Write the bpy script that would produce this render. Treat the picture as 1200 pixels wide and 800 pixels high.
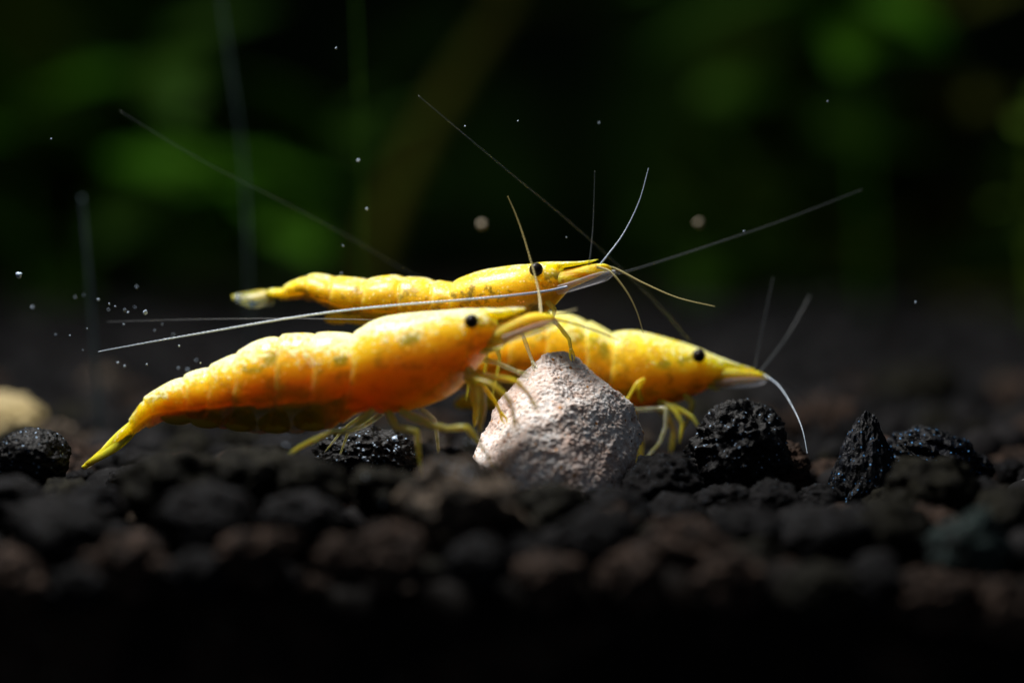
import bpy, bmesh, math, random
import numpy as np
from mathutils import Vector, Matrix, kdtree

random.seed(7)
RNG = np.random.RandomState(11)
for o in list(bpy.data.objects):
    bpy.data.objects.remove(o)
SC = bpy.context.scene
COL = SC.collection
SC.unit_settings.system = 'METRIC'
SC.unit_settings.scale_length = 0.01          # one unit is one centimetre: a macro picture

# ---------------------------------------------------------------- camera
DIST = 15.15                                  # cm to the focal plane
PITCH = math.radians(5.4)
AIM = Vector((0, 0, 0.80))
CAMP = AIM + Vector((0, -math.cos(PITCH), math.sin(PITCH))) * DIST
FWD = (AIM - CAMP).normalized()
RIGHT = Vector((1, 0, 0))
UP = RIGHT.cross(FWD)
LENS = 100.0
FPX = 1200 * LENS / 36.0
cd = bpy.data.cameras.new('camera')
cam = bpy.data.objects.new('camera', cd)
COL.objects.link(cam)
cam.location = CAMP
cam.rotation_euler = FWD.to_track_quat('-Z', 'Y').to_euler()
cd.lens = LENS
cd.sensor_width = 36
cd.sensor_fit = 'HORIZONTAL'
cd.clip_start = 0.1
cd.clip_end = 200
cd.dof.use_dof = True
cd.dof.focus_distance = DIST
cd.dof.aperture_fstop = 0.138
SC.camera = cam

# ---------------------------------------------------------------- light: one lamp over the tank, one added fill behind
wd = bpy.data.worlds.new('World')
SC.world = wd
wd.use_nodes = True
wd.node_tree.nodes['Background'].inputs[0].default_value = (0.70, 0.82, 1.0, 1)
wd.node_tree.nodes['Background'].inputs[1].default_value = 0.07


def area(name, loc, aim, sx, sy, power, col, spread):
    l = bpy.data.lights.new(name, 'AREA')
    l.shape = 'RECTANGLE'
    l.size, l.size_y = sx, sy
    l.energy = power
    l.color = col
    l.spread = math.radians(spread)
    o = bpy.data.objects.new(name, l)
    COL.objects.link(o)
    o.location = loc
    o.rotation_euler = (Vector(aim) - Vector(loc)).to_track_quat('-Z', 'Y').to_euler()
    return o


area('tank_lamp', (-3.5, 1.7, 9.2), (-0.2, 0.9, 0.4), 3.8, 2.6, 1350, (1.0, 0.97, 0.93), 140)
area('rear_fill_lamp', (0.5, 11.5, 11.5), (0.5, 11.5, 0), 9.0, 2.0, 350, (0.95, 1.0, 0.95), 110)  # unseen fill lamp, added to brighten the plants at the back
SC.view_settings.view_transform = 'Standard'
SC.view_settings.look = 'None'
SC.view_settings.exposure = 0
SC.view_settings.gamma = 1
SC.view_settings.use_curve_mapping = False
SC.cycles.use_denoising = True
SC.cycles.max_bounces = 10
SC.cycles.transparent_max_bounces = 16
SC.cycles.sample_clamp_indirect = 4
SC.cycles.caustics_reflective = False
SC.cycles.caustics_refractive = False


# ---------------------------------------------------------------- helpers
def at(px, py, depth):
    """World point that photograph pixel (px, py) shows at this depth along the view axis."""
    return CAMP + (FWD + RIGHT * ((px - 600) / FPX) + UP * ((400 - py) / FPX)) * depth


def cm(rpx, depth):
    return rpx * depth / FPX


def tag(o, label=None, cat=None, group=None, kind=None):
    if label: o['label'] = label
    if cat: o['category'] = cat
    if group: o['group'] = group
    if kind: o['kind'] = kind
    return o


def empty(name, loc):
    o = bpy.data.objects.new(name, None)
    COL.objects.link(o)
    o.location = loc
    o.empty_display_size = 0.1
    return o


def mesh_obj(name, me, mat, parent=None, loc=None):
    o = bpy.data.objects.new(name, me)
    COL.objects.link(o)
    if mat is not None and not me.materials:
        me.materials.append(mat)
    if parent is not None: o.parent = parent
    if loc is not None: o.location = loc
    return o


def make_mesh(name, V, F, smooth=True):
    me = bpy.data.meshes.new(name)
    me.from_pydata([tuple(v) for v in V], [], F)
    if smooth:
        me.polygons.foreach_set('use_smooth', [True] * len(me.polygons))
    me.update()
    return me


def _h(ix, iy, iz, seed):
    n = (ix * 374761393 + iy * 668265263 + iz * 2147483647 + seed * 974711) & 0xFFFFFFFF
    n = ((n ^ (n >> 13)) * 1274126177) & 0xFFFFFFFF
    n = (n ^ (n >> 16)) & 0xFFFFFFFF
    return n / 2147483648.0 - 1.0


def vnoise(p, seed=0):
    p = np.asarray(p, dtype=np.float64)
    i = np.floor(p).astype(np.int64)
    f = p - i
    f = f * f * f * (f * (f * 6 - 15) + 10)
    r = 0
    for dx in (0, 1):
        for dy in (0, 1):
            for dz in (0, 1):
                w = (f[:, 0] if dx else 1 - f[:, 0]) * (f[:, 1] if dy else 1 - f[:, 1]) * (f[:, 2] if dz else 1 - f[:, 2])
                r = r + w * _h(i[:, 0] + dx, i[:, 1] + dy, i[:, 2] + dz, seed)
    return r


def fbm(p, octv=4, seed=0, gain=0.5, ridged=False):
    a, s, t = 1.0, 0, 0
    p = np.asarray(p, dtype=np.float64)
    for k in range(octv):
        n = vnoise(p + 17.3 * k, seed + k)
        if ridged: n = 1 - 2 * np.abs(n)
        s = s + a * n
        t += a
        a *= gain
        p = p * 2.03
    return s / t


def ico(sub):
    bm = bmesh.new()
    bmesh.ops.create_icosphere(bm, subdivisions=sub, radius=1)
    V = np.array([v.co[:] for v in bm.verts])
    F = [[v.index for v in f.verts] for f in bm.faces]
    bm.free()
    return V, F


def catmull(P, n):
    """n samples of a Catmull-Rom curve through the rows of P."""
    P = np.asarray(P, dtype=np.float64)
    m = len(P)
    out = []
    for k in range(n):
        t = k / (n - 1) * (m - 1)
        i = min(int(t), m - 2)
        f = t - i
        p0, p1, p2, p3 = P[max(i - 1, 0)], P[i], P[i + 1], P[min(i + 2, m - 1)]
        out.append(0.5 * ((2 * p1) + (-p0 + p2) * f + (2 * p0 - 5 * p1 + 4 * p2 - p3) * f * f + (-p0 + 3 * p1 - 3 * p2 + p3) * f ** 3))
    return np.array(out)


def tube(path, rad, seg=8, flat=1.0):
    """Closed tube along path (N,3) with radii (N)."""
    path = np.asarray(path, dtype=np.float64)
    n = len(path)
    V, F = [], []
    prev = None
    for k in range(n):
        d = path[min(k + 1, n - 1)] - path[max(k - 1, 0)]
        d /= (np.linalg.norm(d) + 1e-12)
        ref = np.array([0, 1.0, 0]) if abs(d[1]) < 0.9 else np.array([1.0, 0, 0])
        if prev is not None: ref = prev
        a = ref - d * ref.dot(d)
        a /= (np.linalg.norm(a) + 1e-12)
        prev = a
        b = np.cross(d, a)
        for s in range(seg):
            t = 2 * math.pi * s / seg
            V.append(path[k] + rad[k] * (a * math.cos(t) * flat + b * math.sin(t)))
    for k in range(n - 1):
        for s in range(seg):
            s2 = (s + 1) % seg
            F.append([k * seg + s, k * seg + s2, (k + 1) * seg + s2, (k + 1) * seg + s])
    F.append(list(range(seg))[::-1])
    F.append([(n - 1) * seg + s for s in range(seg)])
    return np.array(V), F


def join(parts):
    V, F, o = [], [], 0
    for v, f in parts:
        V.append(np.asarray(v))
        F += [[i + o for i in q] for q in f]
        o += len(v)
    return np.concatenate(V), F


def remeshed(V, F, voxel, smooth=0):
    """One continuous surface out of overlapping closed shells."""
    me = make_mesh('tmp', V, F)
    o = bpy.data.objects.new('tmp', me)
    COL.objects.link(o)
    m = o.modifiers.new('r', 'REMESH')
    m.mode = 'VOXEL'
    m.voxel_size = voxel
    if smooth:
        s = o.modifiers.new('s', 'SMOOTH')
        s.iterations = smooth
        s.factor = 0.5
    dg = bpy.context.evaluated_depsgraph_get()
    ev = o.evaluated_get(dg)
    m2 = ev.to_mesh()
    n = len(m2.vertices)
    co = np.empty(n * 3, dtype=np.float32)
    m2.vertices.foreach_get('co', co)
    no = np.empty(n * 3, dtype=np.float32)
    m2.vertices.foreach_get('normal', no)
    F2 = [list(p.vertices) for p in m2.polygons]
    ev.to_mesh_clear()
    bpy.data.objects.remove(o)
    bpy.data.meshes.remove(me)
    return co.reshape(-1, 3).astype(np.float64), no.reshape(-1, 3).astype(np.float64), F2


# ---------------------------------------------------------------- node helpers
class NT:
    def __init__(self, name):
        self.m = bpy.data.materials.new(name)
        self.m.use_nodes = True
        self.t = self.m.node_tree
        self.b = self.t.nodes['Principled BSDF']

    def n(self, kind, **kw):
        x = self.t.nodes.new(kind)
        for k, v in kw.items():
            if k.startswith('i_'):
                key = k[2:].replace('_', ' ')
                x.inputs[int(key) if key.isdigit() else key].default_value = v
            else:
                setattr(x, k, v)
        return x

    def l(self, a, b):
        self.t.links.new(a, b)

    def math(self, op, a, b=None, clamp=False):
        x = self.n('ShaderNodeMath', operation=op, use_clamp=clamp)
        for i, v in enumerate((a, b)):
            if v is None: continue
            if isinstance(v, (int, float)): x.inputs[i].default_value = v
            else: self.l(v, x.inputs[i])
        return x.outputs[0]

    def step(self, v, lo, hi):
        x = self.n('ShaderNodeMapRange', interpolation_type='SMOOTHSTEP')
        self.l(v, x.inputs[0])
        x.inputs[1].default_value = lo
        x.inputs[2].default_value = hi
        return x.outputs[0]

    def mix(self, f, a, b):
        x = self.n('ShaderNodeMix', data_type='RGBA')
        for i, v in ((0, f), (6, a), (7, b)):
            if isinstance(v, (int, float)): x.inputs[i].default_value = v
            elif isinstance(v, tuple): x.inputs[i].default_value = (*v, 1)
            else: self.l(v, x.inputs[i])
        return x.outputs[2]

    def ramp(self, v, stops):
        x = self.n('ShaderNodeValToRGB')
        e = x.color_ramp.elements
        while len(e) < len(stops): e.new(0.5)
        for q, (p, c) in zip(e, stops):
            q.position = p
            q.color = (*c, 1)
        self.l(v, x.inputs[0])
        return x.outputs[0]

    def coord(self):
        return self.n('ShaderNodeTexCoord').outputs['Object']

    def noise(self, vec, scale, detail=3, rough=0.5):
        x = self.n('ShaderNodeTexNoise')
        self.l(vec, x.inputs['Vector'])
        x.inputs['Scale'].default_value = scale
        x.inputs['Detail'].default_value = detail
        x.inputs['Roughness'].default_value = rough
        return x.outputs[0]

    def voro(self, vec, scale):
        x = self.n('ShaderNodeTexVoronoi')
        self.l(vec, x.inputs['Vector'])
        x.inputs['Scale'].default_value = scale
        return x

    def bump(self, h, strength, dist):
        x = self.n('ShaderNodeBump')
        x.inputs['Strength'].default_value = strength
        x.inputs['Distance'].default_value = dist
        self.l(h, x.inputs['Height'])
        self.l(x.outputs[0], self.b.inputs['Normal'])

    def set(self, **kw):
        for k, v in kw.items():
            s = self.b.inputs[k.replace('_', ' ')]
            if isinstance(v, tuple) and len(v) == 3 and s.type == 'RGBA': v = (*v, 1)
            if hasattr(v, 'is_linked') or hasattr(v, 'node'): self.l(v, s)
            else: s.default_value = v
        return self


# ---------------------------------------------------------------- materials
def mat_shrimp(name, belly, low, mid, high, cream, line, flecks=0.0, seed=0.0, clo=0.66):
    t = NT(name)
    co0 = t.coord()
    mp = t.n('ShaderNodeMapping')
    mp.inputs['Location'].default_value = (seed, seed * 1.7, seed * 0.3)
    t.l(co0, mp.inputs['Vector'])
    co = mp.outputs[0]
    D = t.n('ShaderNodeAttribute', attribute_name='dors').outputs['Fac']
    U = t.n('ShaderNodeAttribute', attribute_name='along').outputs['Fac']
    n1 = t.noise(co, 5, 3)
    n2 = t.noise(co, 32, 3, 0.6)
    n3 = t.noise(co, 1.8, 2)
    v = t.voro(co, 55)
    gran = v.outputs['Distance']
    Dn = t.math('ADD', D, t.math('MULTIPLY', t.math('SUBTRACT', n1, 0.5), 1.0))
    D01 = t.math('MULTIPLY', t.math('ADD', Dn, 1.0), 0.5)
    D2 = t.math('ADD', D, t.math('MULTIPLY', t.math('SUBTRACT', n1, 0.5), 0.35))
    E01 = t.math('MULTIPLY', t.math('ADD', D2, 1.0), 0.5)
    tail = t.step(U, 0.05, -0.25)                 # 1 on the abdomen, 0 on the carapace
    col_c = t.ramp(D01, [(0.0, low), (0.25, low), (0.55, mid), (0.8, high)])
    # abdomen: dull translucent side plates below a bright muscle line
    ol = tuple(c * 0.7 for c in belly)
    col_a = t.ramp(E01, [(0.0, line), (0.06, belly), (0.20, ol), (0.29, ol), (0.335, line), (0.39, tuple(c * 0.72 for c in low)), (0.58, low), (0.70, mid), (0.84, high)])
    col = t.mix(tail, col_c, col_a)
    # soft deep blotches of the organs seen through the shell
    blot = t.step(n3, 0.48, 0.62)
    col = t.mix(t.math('MULTIPLY', blot, 0.5), col, low)
    # olive patches just below the cream saddle
    band = t.math('MULTIPLY', t.step(Dn, 0.30, 0.55), t.step(Dn, 0.95, 0.7))
    n4 = t.noise(co, 7.3, 3)
    col = t.mix(t.math('MULTIPLY', t.math('MULTIPLY', band, t.step(n4, 0.52, 0.62)), 0.75), col, (0.26, 0.27, 0.02))
    # fine mottling, thin pale rims where one ring of the shell laps over the next
    n5 = t.noise(co, 11, 6, 0.72)
    col = t.mix(t.math('MULTIPLY', t.step(n5, 0.48, 0.64), 0.5), col, tuple(q * k for q, k in zip(low, (0.75, 0.60, 0.8))))
    n6 = t.noise(co, 21, 3, 0.6)
    col = t.mix(t.math('MULTIPLY', t.step(n6, 0.56, 0.68), 0.35), col, high)
    R = t.n('ShaderNodeAttribute', attribute_name='rim').outputs['Fac']
    col = t.mix(t.math('MULTIPLY', R, t.math('MULTIPLY', t.step(Dn, -0.7, 0.3), 0.16)), col, cream)
    # opaque cream pigment granules along the back
    dd = t.math('ADD', Dn, t.math('MULTIPLY', t.math('SUBTRACT', n2, 0.5), 1.7))
    cm_ = t.step(dd, clo, clo + 0.2)
    grain = t.step(gran, 0.62, 0.35)
    cmask = t.math('MULTIPLY', cm_, t.math('ADD', 0.65, t.math('MULTIPLY', grain, 0.35)))
    col = t.mix(cmask, col, cream)
    vs = t.voro(co, 38)
    dots = t.math('MULTIPLY', t.step(vs.outputs['Distance'], 0.30, 0.18), t.math('MULTIPLY', t.step(vs.outputs['Color'], 0.50, 0.58), t.step(Dn, -0.1, 0.45)))
    col = t.mix(t.math('MULTIPLY', dots, 0.6), col, cream)
    if flecks > 0:
        fv = t.voro(co, 30)
        fm = t.math('MULTIPLY', t.step(fv.outputs['Distance'], 0.22, 0.12), t.step(t.noise(co, 6, 2), 0.5, 0.6))
        col = t.mix(t.math('MULTIPLY', fm, flecks), col, (0.95, 0.62, 0.2))
        dk = t.math('MULTIPLY', t.step(t.noise(co, 8, 5, 0.7), 0.50, 0.62), t.step(Dn, 0.95, 0.4))
        col = t.mix(t.math('MULTIPLY', dk, 0.85 * flecks), col, (0.13, 0.10, 0.010))
    alpha = t.math('SUBTRACT', 1.0, t.math('MULTIPLY', t.math('MULTIPLY', tail, t.step(D2, -0.2, -0.75)), 0.5))
    t.set(Base_Color=col, Roughness=0.4, IOR=1.42, Alpha=alpha)
    t.set(Subsurface_Weight=t.math('SUBTRACT', 1.0, t.math('MULTIPLY', cmask, 0.35)))
    t.b.inputs['Subsurface Radius'].default_value = (1.0, 0.82, 0.10)
    t.b.inputs['Subsurface Scale'].default_value = 0.36
    t.b.inputs['Specular IOR Level'].default_value = 0.2
    t.b.inputs['Coat Weight'].default_value = 0.22
    t.b.inputs['Coat Roughness'].default_value = 0.12
    t.b.inputs['Coat IOR'].default_value = 1.35
    h = t.math('ADD', t.math('MULTIPLY', t.math('SUBTRACT', 1.0, gran), t.math('MULTIPLY', cm_, 1.0)), t.math('MULTIPLY', n2, 0.5))
    t.bump(h, 0.7, 0.016)
    return t.m


def mat_clear(name, col, alpha, rough=0.25, sss=0.5, vary=None, spec=0.5):
    t = NT(name)
    c = col
    if vary:
        c = t.mix(t.step(t.noise(t.coord(), vary[0], 3), 0.4, 0.6), col, vary[1])
    t.set(Base_Color=c, Roughness=rough, Alpha=alpha, Subsurface_Weight=sss)
    t.b.inputs['Subsurface Radius'].default_value = (1, 0.7, 0.15)
    t.b.inputs['Subsurface Scale'].default_value = 0.10
    t.b.inputs['Specular IOR Level'].default_value = spec
    return t.m


def mat_granule(name, dark, light, fleck, fleck_amt, rough=0.75, scale=3.0, bumpd=0.02, spec=0.08, fl=9.0, fd=0.5):
    t = NT(name)
    info = t.n('ShaderNodeObjectInfo')
    mp = t.n('ShaderNodeVectorMath', operation='ADD')
    t.l(t.coord(), mp.inputs[0])
    cx = t.n('ShaderNodeCombineXYZ')
    k = t.math('MULTIPLY', info.outputs['Random'], 37.0)
    t.l(k, cx.inputs[0]); t.l(k, cx.inputs[1])
    t.l(cx.outputs[0], mp.inputs[1])
    co = mp.outputs[0]
    n = t.noise(co, scale, 5, 0.6)
    n2 = t.noise(co, scale * 7, 4, 0.7)
    c = t.mix(t.step(n, 0.42, 0.66), dark, light)
    v = t.voro(co, scale * fl)
    fm = t.math('MULTIPLY', t.step(v.outputs['Distance'], 0.26, 0.14), t.step(t.noise(co, scale * 1.3, 2), fd, fd + 0.12))
    rnd = t.step(v.outputs['Color'], fd - 0.05, fd + 0.1)
    fm = t.math('MULTIPLY', fm, rnd)
    c = t.mix(t.math('MULTIPLY', fm, fleck_amt), c, fleck)  # mineral flecks; on the dark stones they paint in lamp glints
    t.b.inputs['Specular IOR Level'].default_value = spec
    t.set(Base_Color=c, Roughness=t.math('ADD', rough - 0.15, t.math('MULTIPLY', n2, 0.35)))
    t.bump(t.math('ADD', t.math('MULTIPLY', n, 0.7), t.math('MULTIPLY', n2, 0.5)), 0.8, bumpd)
    return t.m


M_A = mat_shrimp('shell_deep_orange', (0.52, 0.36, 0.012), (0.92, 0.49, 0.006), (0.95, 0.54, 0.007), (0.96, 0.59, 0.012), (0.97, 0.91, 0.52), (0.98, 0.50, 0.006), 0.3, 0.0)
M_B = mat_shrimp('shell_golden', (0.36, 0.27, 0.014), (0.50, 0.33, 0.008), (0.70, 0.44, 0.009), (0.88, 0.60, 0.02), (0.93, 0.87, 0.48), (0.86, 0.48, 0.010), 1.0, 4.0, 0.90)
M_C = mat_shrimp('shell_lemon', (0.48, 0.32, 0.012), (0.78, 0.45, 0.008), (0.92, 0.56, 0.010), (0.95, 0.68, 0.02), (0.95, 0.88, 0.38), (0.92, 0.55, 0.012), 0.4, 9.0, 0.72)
M_LEG = mat_clear('leg_yellow_olive', (0.88, 0.62, 0.05), 0.6, 0.25, 0.9, (9, (0.74, 0.64, 0.12)))
M_LEGO = mat_clear('leg_orange', (0.94, 0.62, 0.03), 0.7, 0.3, 0.9, (9, (0.75, 0.5, 0.05)))
M_LEGC = mat_clear('leg_glassy', (0.55, 0.53, 0.26), 0.4, 0.15, 0.4, (20, (0.8, 0.78, 0.55)), 0.9)
M_SCALE = mat_clear('clear_scale', (0.34, 0.35, 0.40), 0.22, 0.25, 0.0, None, 0.6)
M_FAN = mat_clear('tail_fan', (0.95, 0.66, 0.03), 0.95, 0.3, 0.9, (8, (0.92, 0.58, 0.03)))
M_FANB = mat_clear('tail_fan_clear', (0.08, 0.13, 0.17), 0.4, 0.2, 0.3, (10, (0.30, 0.30, 0.10)))
M_FANG = mat_clear('tail_fan_olive', (0.48, 0.38, 0.03), 0.7, 0.35, 0.6, (9, (0.28, 0.27, 0.04)), 0.3)
M_SWIM = mat_clear('swimmeret', (0.50, 0.37, 0.02), 0.75, 0.3, 0.9)
M_FEELP = mat_clear('feeler_painted_highlight', (0.45, 0.55, 0.68), 0.85, 0.25, 0.0, None, 1.0)  # blue-white base colour imitates the lamp's highlight on the feeler
M_FEELY = mat_clear('feeler_yellow', (0.60, 0.52, 0.22), 0.75, 0.3, 0.0, None, 0.8)
M_FEELD = mat_clear('feeler_grey', (0.11, 0.125, 0.135), 0.24, 0.35, 0.0, None, 0.6)
M_FEELB = mat_clear('feeler_brown', (0.30, 0.14, 0.03), 1.0, 0.35, 0.0, None, 0.5)
t = NT('eye_black')
vv = t.voro(t.coord(), 55)
t.set(Base_Color=t.mix(t.step(vv.outputs['Distance'], 0.25, 0.5), (0.003, 0.002, 0.0015), (0.010, 0.006, 0.004)), Roughness=0.35, Specular_IOR_Level=0.2)
t.bump(vv.outputs['Distance'], 0.4, 0.004)
M_EYE = t.m
M_STALK = mat_clear('eye_stalk', (0.95, 0.62, 0.03), 1.0, 0.3, 0.95, (12, (0.95, 0.50, 0.015)))

t = NT('feeler_base_streaky')
mpn = t.n('ShaderNodeMapping')
mpn.inputs['Scale'].default_value = (4, 16, 40)
mpn.inputs['Rotation'].default_value = (0, 0.35, 0)
t.l(t.coord(), mpn.inputs['Vector'])
ns = t.noise(mpn.outputs[0], 1.0, 4, 0.6)
ng = t.noise(t.coord(), 24, 4, 0.65)
c = t.ramp(ns, [(0.34, (0.72, 0.36, 0.008)), (0.48, (0.93, 0.55, 0.014)), (0.60, (0.95, 0.66, 0.03)), (0.70, (0.95, 0.85, 0.38))])
c = t.mix(t.step(ng, 0.56, 0.68), c, (0.55, 0.36, 0.02))
t.set(Base_Color=c, Roughness=0.45, Subsurface_Weight=0.9, Specular_IOR_Level=0.15, Alpha=0.88)
t.b.inputs['Subsurface Radius'].default_value = (1, 0.8, 0.15)
t.b.inputs['Subsurface Scale'].default_value = 0.12
t.bump(t.math('ADD', ns, ng), 0.7, 0.014)
M_BASE = t.m

# food pellet: compressed pale crumbs
t = NT('pellet_crumb')
co = t.coord()
n0 = t.noise(co, 3.2, 3)
n1 = t.noise(co, 22, 5, 0.7)
n2 = t.noise(co, 75, 4, 0.75)
c = t.ramp(n1, [(0.30, (0.44, 0.28, 0.21)), (0.40, (0.66, 0.51, 0.43)), (0.50, (0.80, 0.70, 0.64)), (0.62, (0.90, 0.88, 0.87))])
c = t.mix(t.math('MULTIPLY', t.step(n0, 0.46, 0.66), 0.55), c, (0.45, 0.27, 0.20))
c = t.mix(t.step(n2, 0.56, 0.68), c, (0.86, 0.84, 0.84))
v1 = t.voro(co, 22)
c = t.mix(t.math('MULTIPLY', t.step(v1.outputs['Distance'], 0.26, 0.16), t.step(v1.outputs['Color'], 0.62, 0.66)), c, (0.55, 0.24, 0.05))
v2 = t.voro(co, 31)
c = t.mix(t.math('MULTIPLY', t.step(v2.outputs['Distance'], 0.22, 0.14), t.step(v2.outputs['Color'], 0.72, 0.74)), c, (0.08, 0.22, 0.26))
v3 = t.voro(co, 17)
c = t.mix(t.math('MULTIPLY', t.step(v3.outputs['Distance'], 0.2, 0.12), t.step(v3.outputs['Color'], 0.68, 0.7)), c, (0.16, 0.06, 0.03))
t.set(Base_Color=c, Roughness=0.75, Subsurface_Weight=0.15)
t.b.inputs['Subsurface Radius'].default_value = (1, 0.8, 0.7)
t.b.inputs['Subsurface Scale'].default_value = 0.03
t.bump(t.math('ADD', t.math('MULTIPLY', n1, 0.35), t.math('MULTIPLY', n2, 0.9)), 0.5, 0.014)
M_PELLET = t.m

G_BLACK = mat_granule('granule_black', (0.0018, 0.0017, 0.0019), (0.0085, 0.008, 0.009), (0.22, 0.30, 0.40), 0.7)  # bluish flecks are glints painted into the colour
G_OLIVE = mat_granule('granule_olive', (0.0035, 0.0032, 0.0018), (0.013, 0.012, 0.007), (0.3, 0.3, 0.22), 0.35)
G_BROWN = mat_granule('granule_brown', (0.008, 0.005, 0.004), (0.070, 0.045, 0.033), (0.35, 0.28, 0.2), 0.8)
G_TAN = mat_granule('granule_tan', (0.010, 0.008, 0.006), (0.15, 0.115, 0.085), (0.4, 0.36, 0.32), 0.5)
G_TEAL = mat_granule('granule_teal', (0.004, 0.006, 0.006), (0.035, 0.055, 0.052), (0.4, 0.55, 0.55), 0.7)
G_CREAM = mat_granule('granule_cream', (0.20, 0.15, 0.06), (0.40, 0.33, 0.18), (0.6, 0.55, 0.4), 0.5)
G_GLOSS = mat_granule('stone_gloss', (0.002, 0.002, 0.0022), (0.006, 0.006, 0.007), (0.30, 0.42, 0.58), 0.9, rough=0.42, scale=5, bumpd=0.03, spec=0.12, fl=6.5, fd=0.38)  # pale blue sparkle painted in by the flecks
G_BLUE = mat_granule('stone_painted_glint', (0.0015, 0.0018, 0.0026), (0.005, 0.006, 0.010), (0.10, 0.32, 0.66), 1.0, rough=0.36, scale=6, bumpd=0.03, spec=0.12, fl=6.5, fd=0.38)  # blue glints painted into the base colour
M_BED = mat_granule('soil_bed', (0.003, 0.002, 0.0015), (0.022, 0.014, 0.010), (0.2, 0.18, 0.15), 0.2, scale=1.6)
t = NT('speck_white')
t.set(Base_Color=(0.35, 0.45, 0.58), Roughness=0.4)
M_SPECK = t.m
t = NT('speck_cream')
t.set(Base_Color=(0.42, 0.36, 0.27), Roughness=0.6)
M_SPECKC = t.m
t = NT('back_panel_haze')
nb = t.noise(t.coord(), 0.32, 3, 0.55)
t.set(Base_Color=t.ramp(nb, [(0.40, (0.002, 0.004, 0.002)), (0.55, (0.010, 0.024, 0.004)), (0.68, (0.024, 0.040, 0.004))]), Roughness=1.0, Specular_IOR_Level=0.0)  # dark panel with a green background haze painted into its colour
M_BACK = t.m


def mat_leaf(name, a, b):
    t = NT(name)
    n = t.noise(t.coord(), 2.5, 3)
    c = t.mix(t.step(n, 0.35, 0.65), a, b)
    t.set(Base_Color=c, Roughness=0.6, Specular_IOR_Level=0.1)
    tr = t.n('ShaderNodeBsdfTranslucent')
    t.l(c, tr.inputs[0])
    ms = t.n('ShaderNodeMixShader')
    ms.inputs[0].default_value = 0.45
    out = t.t.nodes['Material Output']
    t.l(t.b.outputs[0], ms.inputs[1]); t.l(tr.outputs[0], ms.inputs[2]); t.l(ms.outputs[0], out.inputs[0])
    return t.m


L_BRIGHT = mat_leaf('leaf_bright', (0.032, 0.13, 0.002), (0.06, 0.18, 0.003))
L_DARK = mat_leaf('leaf_dark', (0.022, 0.065, 0.004), (0.04, 0.10, 0.006))
L_OLIVE = mat_leaf('leaf_olive', (0.05, 0.06, 0.006), (0.09, 0.09, 0.01))
L_YEL = mat_leaf('leaf_yellow_green', (0.06, 0.12, 0.008), (0.10, 0.18, 0.01))
L_GREY = mat_leaf('stalk_grey', (0.05, 0.075, 0.085), (0.09, 0.125, 0.14))

# ---------------------------------------------------------------- the setting: soil bed and back panel
YF = -2.05
nx, ny = 150, 200
xs = np.concatenate([[-40, -28, -18, -13], np.linspace(-9, 9, nx - 8), [13, 18, 28, 40]])
ys = np.concatenate([[YF - 0.0], YF + 0.06 + (np.linspace(0, 1, ny - 1) ** 1.5) * 18])
X, Y = np.meshgrid(xs, ys)
P = np.stack([X.ravel(), Y.ravel(), np.zeros(X.size)], 1)
Z = -0.10 + 0.09 * fbm(P * 1.2, 3, 3) + 0.05 * vnoise(P * 4.0, 9)
P[:, 2] = Z
V = P.tolist()
F = [[j * nx + i, j * nx + i + 1, (j + 1) * nx + i + 1, (j + 1) * nx + i] for j in range(ny - 1) for i in range(nx - 1)]
base = list(range(nx))
for k, z in enumerate(np.linspace(-0.3, -2.0, 10)):        # front face that leans on the tank glass
    row = []
    for i in range(nx):
        row.append(len(V))
        V.append((xs[i], YF - 0.05 + 0.08 * float(vnoise(np.array([[xs[i] * 3.2, z * 3.2, 4.4]]))[0]), z))
    for i in range(nx - 1):
        F.append([row[i], row[i + 1], base[i + 1], base[i]])
    base = row
bed = mesh_obj('soil_ground', make_mesh('soil_ground', V, F), M_BED)
tag(bed, 'dark soil bed on the aquarium floor', 'ground', kind='structure')
bp = mesh_obj('back_wall', make_mesh('back_wall', [(-40, 17, -2), (40, 17, -2), (40, 17, 24), (-40, 17, 24), (-40, 17.4, -2), (40, 17.4, -2), (40, 17.4, 24), (-40, 17.4, 24)],
              [[0, 1, 2, 3], [5, 4, 7, 6], [3, 2, 6, 7], [0, 3, 7, 4], [1, 5, 6, 2], [0, 4, 5, 1]], False), M_BACK)
tag(bp, 'dark back panel of the aquarium with green haze painted on it', 'wall', kind='structure')


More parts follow.
